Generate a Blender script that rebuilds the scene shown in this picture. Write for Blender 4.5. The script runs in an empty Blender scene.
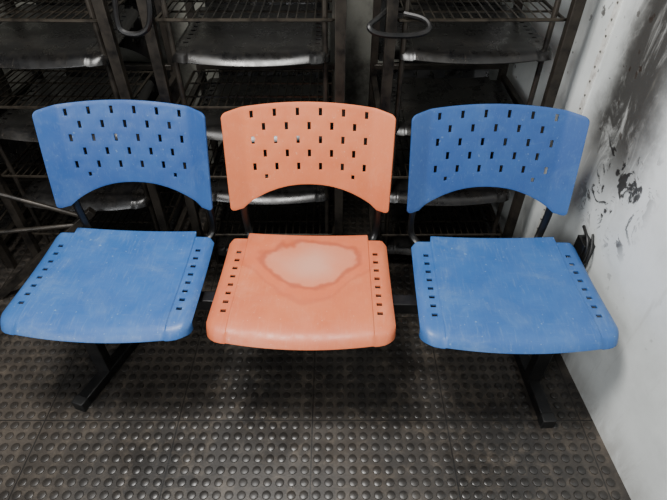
import bpy, math, random
from mathutils import Vector, Matrix, Euler
random.seed(4)
scene=bpy.context.scene
def lin(c):
    return tuple(((v/255)/12.92 if v/255<=.04045 else ((v/255+.055)/1.055)**2.4) for v in c)+(1,)

# ---------------------------------------------------------------- materials
class NT:
    def __init__(s,name):
        s.m=bpy.data.materials.new(name); s.m.use_nodes=True
        s.t=s.m.node_tree; s.b=s.t.nodes['Principled BSDF']
        s.co=s.n('ShaderNodeTexCoord').outputs['Object']
    def n(s,typ,**kw):
        nd=s.t.nodes.new(typ)
        for k,v in kw.items(): setattr(nd,k,v)
        return nd
    def l(s,a,b): s.t.links.new(a,b)
    def noise(s,scale,detail=5,rough=.6,vec=None,dist=0):
        nd=s.n('ShaderNodeTexNoise'); nd.inputs['Scale'].default_value=scale
        nd.inputs['Detail'].default_value=detail; nd.inputs['Roughness'].default_value=rough
        nd.inputs['Distortion'].default_value=dist
        s.l(vec or s.co,nd.inputs['Vector']); return nd.outputs['Fac']
    def mapping(s,scale):
        nd=s.n('ShaderNodeMapping'); nd.inputs['Scale'].default_value=scale
        s.l(s.co,nd.inputs['Vector']); return nd.outputs['Vector']
    def rng(s,v,a,b,c=0,d=1,smooth=True):
        nd=s.n('ShaderNodeMapRange'); 
        if smooth: nd.interpolation_type='SMOOTHSTEP'
        s.l(v,nd.inputs[0])
        for i,x in enumerate((a,b,c,d)): nd.inputs[i+1].default_value=x
        return nd.outputs[0]
    def math(s,op,a,b=None):
        nd=s.n('ShaderNodeMath',operation=op)
        for i,x in enumerate((a,b)):
            if x is None: continue
            if isinstance(x,(int,float)): nd.inputs[i].default_value=x
            else: s.l(x,nd.inputs[i])
        return nd.outputs[0]
    def mix(s,f,a,b):
        nd=s.n('ShaderNodeMix',data_type='RGBA')
        if isinstance(f,(int,float)): nd.inputs[0].default_value=f
        else: s.l(f,nd.inputs[0])
        for i,x in ((6,a),(7,b)):
            if isinstance(x,tuple): nd.inputs[i].default_value=x
            else: s.l(x,nd.inputs[i])
        return nd.outputs[2]
    def bump(s,h,strength=.2,dist=.002):
        nd=s.n('ShaderNodeBump'); nd.inputs['Strength'].default_value=strength
        nd.inputs['Distance'].default_value=dist
        s.l(h,nd.inputs['Height']); s.l(nd.outputs[0],s.b.inputs['Normal'])
    def color(s,c): s.l(c,s.b.inputs['Base Color'])
    def xyz(s):
        nd=s.n('ShaderNodeSeparateXYZ'); s.l(s.co,nd.inputs[0]); return nd.outputs

def plastic(name,c,c2,scuff,amt=.45,rough=.42,stain=False):
    t=NT(name)
    col=t.mix(t.rng(t.noise(7,6),.35,.7),lin(c),lin(c2))
    s1=t.rng(t.noise(5,8,.7,dist=.6),.50,.78)
    s2=t.rng(t.noise(60,4,.7,vec=t.mapping((3,.35,1))),.5,.8)
    s3=t.rng(t.noise(55,4,.7,vec=t.mapping((.3,2.5,1))),.56,.8)
    f=t.math('MULTIPLY',t.math('ADD',t.math('ADD',s1,t.math('MULTIPLY',s2,.6)),t.math('MULTIPLY',s3,.45)),amt)
    col=t.mix(f,col,lin(scuff))
    spk=t.math('MULTIPLY',t.rng(t.noise(95,2,.5),.69,.75),amt*1.3)
    col=t.mix(spk,col,lin(scuff))
    if stain:
        X,Y,Z=t.xyz()
        dn=t.math('SUBTRACT',t.noise(8.5,3,.5),.5)
        w=t.math('ADD',.134,t.math('MULTIPLY',t.math('SUBTRACT',Y,.08),.55))
        w=t.math('MAXIMUM',w,.08)
        ex=t.math('DIVIDE',t.math('SUBTRACT',X,.010),w)
        ey=t.math('DIVIDE',t.math('SUBTRACT',Y,.076),.104)
        r=t.math('SQRT',t.math('ADD',t.math('POWER',t.math('ABSOLUTE',ex),2),t.math('POWER',t.math('ABSOLUTE',ey),2)))
        r=t.math('ADD',r,t.math('MULTIPLY',dn,.9))
        outer=t.rng(r,1.2,1.6,1,0)
        col=t.mix(t.math('MULTIPLY',outer,.5),col,lin((196,98,62)))
        oring=t.math('MULTIPLY',t.rng(r,1.30,1.42),t.rng(r,1.44,1.58,1,0))
        col=t.mix(t.math('MULTIPLY',oring,.35),col,lin((166,78,50)))
        inner=t.rng(r,.84,1.02,1,0)
        col=t.mix(t.math('MULTIPLY',inner,.45),col,lin((200,140,112)))
        core=t.rng(r,.15,.9,1,0)
        col=t.mix(t.math('MULTIPLY',core,.55),col,lin((194,154,136)))
        ring=t.math('MULTIPLY',t.rng(r,.87,.97),t.rng(r,.99,1.11,1,0))
        col=t.mix(t.math('MULTIPLY',ring,.65),col,lin((156,72,48)))
    t.color(col)
    t.l(t.rng(t.noise(18,4),.3,.7,rough-.06,rough+.14),t.b.inputs['Roughness'])
    t.bump(t.noise(420,2),.18,.001)
    return t.m
blue_seat=plastic('blue_plastic_seat',(40,84,142),(50,94,150),(118,144,172),.42)
blue_back=plastic('blue_plastic_back',(38,75,132),(46,85,140),(106,132,164),.36)
or_seat=plastic('orange_plastic_seat',(194,104,66),(186,95,60),(206,146,116),.42,stain=True)
or_back=plastic('orange_plastic_back',(204,113,72),(196,103,64),(212,154,122),.36)
blk_seat=plastic('black_plastic',(11,11,12),(18,17,16),(80,74,66),.28,.28)

def simple(name,c,rough=.5,metal=0,c2=None,scale=20,bump=.1):
    t=NT(name); c2=c2 or c
    t.color(t.mix(t.rng(t.noise(scale,6,.7),.4,.7),lin(c),lin(c2)))
    t.b.inputs['Roughness'].default_value=rough; t.b.inputs['Metallic'].default_value=metal
    t.bump(t.noise(200,2),bump,.001); return t.m
black_steel=simple('black_painted_steel',(14,14,15),.38,.2,(30,28,27),30)
worn_steel=simple('worn_grey_steel',(58,53,47),.40,.5,(17,16,16),14)
wire_mat=simple('wire_rack_metal',(66,60,52),.4,.7,(24,21,18),25)
rubber_cap=simple('black_rubber',(12,12,12),.6)
cable_mat=simple('black_cable',(8,8,8),.5)
rivet_mat=simple('rivet_metal',(110,108,102),.5,.4)

# floor material
t=NT('studded_rubber')
X,Y,Z=t.xyz()
def seam(c,off,p=.42,w=.0026):
    a=t.math('PINGPONG',t.math('SUBTRACT',c,off),p/2)
    return t.rng(a,w*.5,w,1,0)
sm=t.math('MAXIMUM',seam(X,-.066),seam(Y,.81))
base=t.mix(t.rng(t.noise(2.2,7,.65),.35,.7),lin((34,32,30)),lin((66,60,54)))
base=t.mix(t.math('MULTIPLY',t.rng(t.noise(14,8,.75,dist=.4),.46,.72),.5),base,lin((104,94,82)))
base=t.mix(t.math('MULTIPLY',sm,.85),base,lin((10,10,10)))
hgt=t.rng(Z,.0008,.003)
base=t.mix(t.math('MULTIPLY',hgt,.6),base,lin((22,21,20)))
t.color(base)
t.l(t.rng(t.noise(6,5),.3,.7,.28,.48),t.b.inputs['Roughness'])
t.bump(t.noise(180,3),.3,.001)
floor_mat=t.m

# right wall material (dirty white panel)
t=NT('dirty_white_wall')
X,Y,Z=t.xyz()
n1=t.noise(3,6,.65); n2=t.noise(8,9,.72,vec=t.mapping((1,1.7,.6)),dist=.7)
col=t.mix(t.rng(n1,.35,.7),lin((228,232,230)),lin((204,208,206)))
ctr=t.math('ADD',Y,t.math('MULTIPLY',t.math('SUBTRACT',n1,.5),.22))
band=t.math('MULTIPLY',t.rng(ctr,1.02,1.20),t.rng(ctr,1.32,1.43,1,0))
band=t.math('MULTIPLY',band,t.rng(Z,.48,.78))
sm=t.math('MULTIPLY',band,t.rng(n2,.30,.50))
col=t.mix(t.math('MULTIPLY',band,.55),col,lin((98,93,86)))
col=t.mix(t.math('MULTIPLY',sm,.9),col,lin((30,27,25)))
sp=t.rng(t.noise(15,7,.65,vec=t.mapping((1,1.0,.9)),dist=1.4),.54,.59)
m1=t.math('MULTIPLY',t.rng(Y,.98,1.08),t.rng(Y,1.24,1.34,1,0))
m2=t.math('MULTIPLY',t.rng(Z,.44,.54),t.rng(Z,.70,.84,1,0))
sp=t.math('MULTIPLY',sp,t.math('MULTIPLY',m1,m2))
col=t.mix(t.math('MULTIPLY',sp,.92),col,lin((22,20,20)))
spots=t.rng(t.noise(32,3,.5),.66,.69)
spots=t.math('MULTIPLY',spots,t.math('MULTIPLY',t.rng(n1,.42,.6),t.rng(Z,.3,.6)))
col=t.mix(t.math('MULTIPLY',spots,.85),col,lin((46,36,30)))
low=t.math('MULTIPLY',t.rng(Z,0,.16,1,0),t.rng(n2,.25,.65))
col=t.mix(t.math('MULTIPLY',low,.5),col,lin((122,113,102)))
drip=t.math('MULTIPLY',t.rng(t.noise(30,5,.7,vec=t.mapping((1,1,.12))),.58,.75),.25)
col=t.mix(drip,col,lin((152,148,138)))
t.color(col); t.b.inputs['Roughness'].default_value=.45
t.bump(t.noise(14,5),.25,.004)
wall_mat=t.m
back_wall_mat=simple('grey_back_wall',(128,128,120),.8,0,(64,61,56),4)
side_wall_mat=simple('grimy_side_wall',(110,107,102),.8,0,(70,68,65),4)
trim_mat=simple('wall_trim_paint',(222,222,216),.5,0,(180,176,170),30)

# ---------------------------------------------------------------- mesh tools
def empty(name,loc=(0,0,0),rz=0):
    e=bpy.data.objects.new(name,None); e.location=loc; e.rotation_euler=(0,0,rz)
    e.empty_display_size=.1
    scene.collection.objects.link(e); return e
class M:
    def __init__(s): s.v=[]; s.f=[]
    def tube(s,pts,r,n=8,cap=True,rx=None):
        pts=[Vector(p) for p in pts]; rings=[]
        up=None
        for i,p in enumerate(pts):
            if i==0: d=pts[1]-p
            elif i==len(pts)-1: d=p-pts[i-1]
            else: d=(pts[i+1]-p).normalized()+(p-pts[i-1]).normalized()
            d.normalize()
            if up is None:
                up=Vector((0,0,1)) if abs(d.z)<.9 else Vector((0,1,0))
            a=d.cross(up).normalized(); b=a.cross(d).normalized(); up=b
            ring=[]
            for j in range(n):
                an=2*math.pi*(j+.5)/n
                rr=r*(1/math.cos(math.pi/n) if n==4 else 1)
                ra=(rx or r)/r*rr
                ring.append(len(s.v)); s.v.append(tuple(p+a*math.cos(an)*ra+b*math.sin(an)*rr))
            rings.append(ring)
        for r0,r1 in zip(rings,rings[1:]):
            for j in range(n):
                s.f.append((r0[j],r0[(j+1)%n],r1[(j+1)%n],r1[j]))
        if cap:
            s.f.append(tuple(reversed(rings[0]))); s.f.append(tuple(rings[-1]))
    def box(s,c,sz):
        x,y,z=c; a,b,d=[q/2 for q in sz]; o=len(s.v)
        for i in (-1,1):
            for j in (-1,1):
                for k in (-1,1): s.v.append((x+i*a,y+j*b,z+k*d))
        for f in ((0,1,3,2),(4,6,7,5),(0,4,5,1),(2,3,7,6),(0,2,6,4),(1,5,7,3)):
            s.f.append(tuple(o+q for q in f))
    def build(s,name,mat,parent=None,loc=(0,0,0),bevel=0,smooth=True):
        me=bpy.data.meshes.new(name); me.from_pydata(s.v,[],s.f); me.update()
        import bmesh
        bm=bmesh.new(); bm.from_mesh(me); bmesh.ops.recalc_face_normals(bm,faces=bm.faces); bm.to_mesh(me); bm.free()
        if smooth:
            me.polygons.foreach_set('use_smooth',[True]*len(me.polygons)); me.set_sharp_from_angle(angle=math.radians(40))
        me.materials.append(mat)
        o=bpy.data.objects.new(name,me); o.location=loc; scene.collection.objects.link(o)
        if parent: o.parent=parent
        if bevel:
            b=o.modifiers.new('b','BEVEL'); b.width=bevel; b.segments=2; b.limit_method='ANGLE'
        return o
def smoothpath(pts,it=3):
    pts=[Vector(p) for p in pts]
    for _ in range(it):
        q=[pts[0]]
        for a,b in zip(pts,pts[1:]): q+= [a*.75+b*.25,a*.25+b*.75]
        q.append(pts[-1]); pts=q
    return pts

def shell_mesh(name,xs,ys,fn,hole,thick,mat):
    v=[];f=[]; nx=len(xs); ny=len(ys)
    for y in ys:
        for x in xs: v.append(fn(x,y))
    for j in range(ny-1):
        for i in range(nx-1):
            if hole((xs[i]+xs[i+1])/2,(ys[j]+ys[j+1])/2): continue
            a=j*nx+i; f.append((a,a+1,a+nx+1,a+nx))
    me=bpy.data.meshes.new(name); me.from_pydata(v,[],f); me.update()
    me.polygons.foreach_set('use_smooth',[True]*len(me.polygons))
    tmp=bpy.data.objects.new('tmp',me); scene.collection.objects.link(tmp)
    s=tmp.modifiers.new('s','SOLIDIFY'); s.thickness=thick; s.offset=-1
    b=tmp.modifiers.new('b','BEVEL'); b.width=.0014; b.segments=2; b.limit_method='ANGLE'; b.angle_limit=math.radians(50)
    dg=bpy.context.evaluated_depsgraph_get()
    m2=bpy.data.meshes.new_from_object(tmp.evaluated_get(dg)); m2.name=name
    bpy.data.objects.remove(tmp); m2.polygons.foreach_set('use_smooth',[True]*len(m2.polygons))
    m2.set_sharp_from_angle(angle=math.radians(38))
    m2.materials.clear(); m2.materials.append(mat)
    return m2

def uniq(l): 
    l=sorted(l); o=[l[0]]
    for a in l[1:]:
        if a-o[-1]>1e-5: o.append(a)
    return o

BW=.237; BH=.30; CS=.032; HW=.0046
def back_mesh(name,mat):
    xs=[]
    for k in range(-5,6): xs+= [k*CS-HW,k*CS+HW]
    for a in (.172,.180,.186,.192,.202,.214,.225,.231,.235,.2365,BW): xs+=[a,-a]
    xs=uniq(xs)
    rows=[.082+.0385*i for i in range(6)]
    ys=[0,.012,.03,.05]
    for r in rows: ys+=[r-.0105,r+.0105]
    ys+=[.289,BH]; ys=uniq(ys)
    def corner(ax,r):
        q=max(0,ax-(BW-r)); return r-math.sqrt(max(0,r*r-q*q))
    def fn(x,s):
        ax=abs(x)
        tt=BH-.018*(ax/BW)**2-corner(ax,.013)
        bb=.066*max(0,1-(ax/.202)**2.2)
        if ax>.2: bb+=corner(ax,.012)
        if s<.105: s2=bb+s/.105*(.105-bb)
        elif s>.21: s2=.21+(s-.21)/.09*(tt-.21)
        else: s2=s
        fwd=.016*(ax/BW)**2+ (max(0,ax-.183)*.42)
        k=.975+.025*(s2/BH)
        lean=.25*s2+.10*s2*s2
        return (x*k,.008+lean-fwd,s2*.965)
    def hole(x,s):
        for i,r in enumerate(rows):
            if abs(s-r)<.0105:
                for k in range(-5,6):
                    if (k+i)%2==0 and abs(x-k*CS)<HW:
                        return not (i==0 and abs(k)<4)
        return False
    return shell_mesh(name,xs,ys,fn,hole,.006,mat)

SW=.259; PW=.198
def seat_mesh(name,mat):
    xs=[]
    for i in range(-8,9): xs.append(i*.022)
    for a in (PW-.008,PW-.0015,PW+.0015,.210,.226,.238,.245,.251,.255,.2578,SW): xs+=[a,-a]
    xs=uniq(xs)
    cen=[-.108+.033*i for i in range(8)]
    ys=[-.215,-.2135,-.211,-.207,-.201,-.194,-.185,-.175,-.163,-.15,-.14,-.128]
    for c in cen: ys+=[c-.0055,c+.0055]
    ys+=[.15,.17,.185,.196,.2]; ys=uniq(ys)
    def fn(x,y):
        ax=abs(x)
        q=max(0,ax-(SW-.045)); cr=.045-math.sqrt(max(0,.045**2-q*q))
        yf=-.213+.022*(ax/SW)**2+cr
        yb=.2 if ax<PW else .180
        if ax>.245: yb-= (ax-.245)*.9
        y0=y
        if y<-.14: y=-.14+(y+.14)/.075*(-.14-yf)
        if y>.137: y=.137+(y-.137)/.063*(yb-.137)
        z=.424+.010*((y+.02)/.2)**2*(1 if y>-.02 else .3)
        z-= .006*max(0,1-(ax/.19)**2)
        if y0<-.115:
            q=(-.115-y0)/.10; z-=.012*q*q+.016*max(0,(q-.55)/.45)**2.5
        if ax>PW: z-=.003
        if ax>.234: z-=.012*((ax-.234)/.025)**2
        k=1-.045*(y+.2)/.4
        return (x*k,y,z)
    def hole(x,y):
        return .210<abs(x)<.226 and any(abs(y-c)<.0055 for c in cen)
    return shell_mesh(name,xs,ys,fn,hole,.007,mat)

ms={'bs':seat_mesh('seat_blue',blue_seat),'bb':back_mesh('backrest_blue',blue_back),
    'os':seat_mesh('seat_orange',or_seat),'ob':back_mesh('backrest_orange',or_back),
    'ks':seat_mesh('seat_black',blk_seat),'kb':back_mesh('backrest_black',blk_seat)}
def inst(name,me,parent,loc,rot=(0,0,0),sc=(1,1,1)):
    o=bpy.data.objects.new(name,me); o.location=loc; o.rotation_euler=rot; o.scale=sc
    scene.collection.objects.link(o); o.parent=parent; return o

# ---------------------------------------------------------------- bench
RZ=math.radians(-1.4)
BX=-.078
bench=empty('three_seat_waiting_bench',(BX,1.0,0),RZ)
inv=(Matrix.Translation((BX,1.0,0))@Matrix.Rotation(RZ,4,'Z')).inverted()
W=lambda x,y,z: inv@Vector((x,y,z))
for i,(s,b) in enumerate((('bs','bb'),('os','ob'),('bs','bb'))):
    xs_=(i-1)*.557+(0,-.006,.014)[i]; x=(i-1)*.520+.003; yo=(.010,0,.002)[i]
    inst(f'seat_{i+1}',ms[s],bench,(xs_,yo,0),(0,0,(-.025,0,.016)[i]),((1.02,1,1),(.985,1,1),(1.02,1,1))[i])
    inst(f'backrest_{i+1}',ms[b],bench,(x,.2,.544))
    m=M()
    for sx in (-1,1):
        pts=smoothpath([(xs_+sx*.16,-.12,.398),(xs_+sx*.17,.14,.400),(x+sx*.197,.225,.398),(x+sx*.208,.236,.45),(x+sx*.206,.224,.54),(x+sx*.198,.243,.62),(x+sx*.19,.266,.70)],2)
        m.tube(pts,.009,8,rx=.012)
    m.tube([(xs_-.17,.1,.392),(xs_+.17,.1,.392)],.009,4)
    m.tube([(xs_-.17,-.1,.386),(xs_+.17,-.1,.386)],.009,4)
    m.build(f'seat_bracket_{i+1}',black_steel,bench)
m=M()
m.tube([(-.79,-.02,.362),(.78,-.02,.362)],.02,4)
pl=W(-.765,.985,0); pr=W(.655,.945,0)
for p in (pl,pr):
    m.tube([(p.x,p.y,.03),(p.x,p.y,.345)],.018,4,rx=.022)
fl=[W(-.675,1.22,.019),W(-.805,.855,.019)]
fr=[W(.645,1.17,.019),W(.662,.795,.019)]
m.tube(fl,.019,4); m.tube(fr,.019,4)
m.build('frame',black_steel,bench,bevel=.003)
m=M()
for f in (fl,fr):
    for a,b in ((f[0],f[1]),(f[1],f[0])):
        d=(a-b).normalized(); m.tube([a-d*.02,a+d*.012],.021,4)
m.build('foot_caps',rubber_cap,bench,bevel=.003)

# ---------------------------------------------------------------- background stacks of black chairs
def wire_rack(m,x0,x1,y0,y1,z,sp=.026):
    m.tube(smoothpath([(x0,y1,z),(x0,y0+.03,z),(x0,y0,z+.004),(x0+.03,y0,z+.004),(x1-.03,y0,z+.004),(x1,y0,z+.004),(x1,y0+.03,z),(x1,y1,z)],2),.005,6)
    n=int((x1-x0)/sp)
    for i in range(1,n):
        x=x0+(x1-x0)*i/n; m.tube([(x,y0,z+.006),(x,y1,z+.004)],.0022,5)
    for k in (.3,.65,1): m.tube([(x0,y0+(y1-y0)*k,z),(x1,y0+(y1-y0)*k,z)],.0035,5)

def stack(xc,top,seed,skew=0,wid=.54,arm=None,racks=(.175,.445,.71,.978)):
    random.seed(seed)
    e=empty('stacked_black_chairs',(xc,1.5,0),skew)
    h=wid/2
    m=M()
    for sx in (-1,1):
        m.tube([(sx*h,0,0),(sx*h,0,top)],.013,4,rx=.016)
        m.tube([(sx*(h-.045),.03,.0),(sx*(h-.045),.03,top-.02)],.009,8)
        m.tube([(sx*h,.47,0),(sx*h,.47,top)],.013,4,rx=.014)
        for z in (.12,.62,top-.02): m.tube([(sx*h,0,z),(sx*h,.47,z)],.011,4)
    for z in (.12,.395,.665,.935): m.tube([(-h,.46,z),(h,.46,z)],.010,4)
    m.build('uprights',worn_steel,e,bevel=.002)
    m=M()
    for z in racks:
        wire_rack(m,-h+.02,h-.02,.0,.30,z)
    m.build('wire_book_racks',wire_mat,e)
    for i,z in enumerate((.11,.38,.645,.905,1.18)):
        if z>top: break
        dz=random.uniform(-.006,.006)
        inst(f'seat_{i+1}',ms['ks'],e,(random.uniform(-.008,.008),.205,z-.42+dz-.012),(random.uniform(-.02,.07),0,random.uniform(-.02,.02)),(.95,1,1))
        if i<4: inst(f'backrest_{i+1}',ms['kb'],e,(random.uniform(-.01,.01),.50,z+.03),(math.radians(random.uniform(-16,2)),0,0),(1,1,.8))
    if arm:
        m=M()
        m.tube(smoothpath([(x-xc,y-1.5,z) for x,y,z in arm],3),.008,8)
        m.build('bent_armrest_tube',black_steel,e)
    return e
stack(-.255,1.26,3,.0,.55,arm=[(-.60+.02,1.455,1.10),(-.60,1.45,.99),(-.59,1.445,.965),(-.54,1.44,.96),(-.50,1.44,.99),(-.49,1.45,1.1)])
stack(.425,1.26,8,.01,.52,arm=[(.20,1.60,1.02),(.13,1.47,1.0),(.09,1.44,.985),(.12,1.43,.965),(.22,1.43,.962),(.27,1.435,.975),(.26,1.47,.995),(.2,1.5,1.0)],racks=(.175,.445,.978))
stack(-.93,1.26,5,-.03,.56)
stack(-1.62,1.2,9,.02,.56)

# loose leaning frame on the left
m=M()
m.tube([(-1.30,1.33,.015),(-.86,1.42,.36)],.014,4)
m.tube([(-1.42,1.36,.015),(-1.18,1.41,.62)],.012,4)
m.tube([(-1.33,1.35,.3),(-.93,1.40,.31)],.009,8)
m.tube([(-1.24,1.385,.5),(-.88,1.405,.34)],.009,8)
m.build('leaning_metal_frame',worn_steel,bevel=.002)

# ---------------------------------------------------------------- room
wx=lambda y:.865-.062*y
def prism(name,poly,z0,z1,mat):
    n=len(poly); m=M(); m.v=[(x,y,z0) for x,y in poly]+[(x,y,z1) for x,y in poly]
    m.f=[tuple(range(n))[::-1],tuple(range(n,2*n))]+[(i,(i+1)%n,n+(i+1)%n,n+i) for i in range(n)]
    return m.build(name,mat,smooth=False)
YB=2.3; XL=-2.4; YF=-1.2
prism('wall_right',[(wx(YF),YF),(wx(YF)+.12,YF),(wx(YB)+.12,YB),(wx(YB),YB)],0,2.7,wall_mat)
prism('wall_back',[(XL,YB),(wx(YB)+.12,YB),(wx(YB)+.12,YB+.1),(XL,YB+.1)],0,2.7,back_wall_mat)
prism('wall_left',[(XL-.1,YF),(XL,YF),(XL,YB+.1),(XL-.1,YB+.1)],0,2.7,side_wall_mat)
ys=1.455
prism('trim_1',[(wx(ys-.012)-.004,ys-.012),(wx(ys-.012),ys-.012),(wx(ys+.012),ys+.012),(wx(ys+.012)-.004,ys+.012)],0,2.7,trim_mat)
m=M()
for i in range(60):
    z=.03+i*.044; x=wx(ys)-.004
    m.tube([(x+.001,ys,z),(x-.003,ys,z)],.003,8)
m.build('trim_2',rivet_mat)
m=M()
m.box(((XL-.1+1.1)/2,(YF+YB+.1)/2,-.03),(1.1-XL+.1,YB+.1-YF,.06))
sp=.035; N=12
ox,oy=-.066+sp/2,.81+sp/2
for i in range(-66,27):
    for j in range(-30,42):
        x=ox+i*sp; y=oy+j*sp
        if y<-.2 or y>YB-.02 or x<XL+.02 or x>wx(y)-.014: continue
        o=len(m.v)
        for r,z in ((.0130,-.0005),(.0120,.0028),(.0095,.0037)):
            for k in range(N):
                a=2*math.pi*k/N; m.v.append((x+r*math.cos(a),y+r*math.sin(a),z))
        for q in (0,N):
            for k in range(N):
                m.f.append((o+q+k,o+q+(k+1)%N,o+q+N+(k+1)%N,o+q+N+k))
        m.f.append(tuple(o+2*N+k for k in range(N)))
fl_o=m.build('floor',floor_mat)

# tangled cable + plug on right wall
m=M()
cx=lambda y:wx(y)-.006
m.tube(smoothpath([(cx(1.18)-.012,1.20,.47),(cx(1.15)-.02,1.13,.46),(cx(1.12)-.02,1.12,.38),(cx(1.17)-.02,1.18,.35),(cx(1.19)-.015,1.20,.42),(cx(1.15)-.01,1.15,.47),(cx(1.13)-.01,1.13,.40)],3),.005,6)
m.tube(smoothpath([(cx(1.16),1.16,.47),(cx(1.10)-.02,1.10,.43),(cx(1.12)-.03,1.12,.36),(cx(1.2)-.02,1.20,.30),(cx(1.23)-.01,1.23,.36)],3),.004,6)
m.box((cx(1.16)-.010,1.16,.41),(.034,.055,.07))
m.build('electric_cable_with_plug',cable_mat,bevel=.002)

# ---------------------------------------------------------------- lights
def area(name,loc,target,size,power,col=(1,1,1)):
    l=bpy.data.lights.new(name,'AREA'); l.energy=power; l.size=size; l.color=col
    o=bpy.data.objects.new(name,l); o.location=loc
    o.rotation_euler=(Vector(target)-Vector(loc)).to_track_quat('-Z','Y').to_euler()
    scene.collection.objects.link(o)
area('ceiling_light',(-.5,.66,2.65),(-.2,.92,.3),.55,90,(1,.98,.95))
area('window_light',(-1.5,-1.0,2.0),(.2,1.0,.4),1.1,46,(.96,.98,1))
w=bpy.data.worlds.new('world'); scene.world=w; w.use_nodes=True
w.node_tree.nodes['Background'].inputs[0].default_value=(.92,.96,1,1)
w.node_tree.nodes['Background'].inputs[1].default_value=.26

# ---------------------------------------------------------------- camera
cd=bpy.data.cameras.new('camera'); cd.sensor_width=36; cd.lens=27.0; cd.clip_start=.02
co=bpy.data.objects.new('camera',cd); co.location=(0,0,1.45)
co.rotation_euler=(math.radians(90-42),0,0)
scene.collection.objects.link(co); scene.camera=co
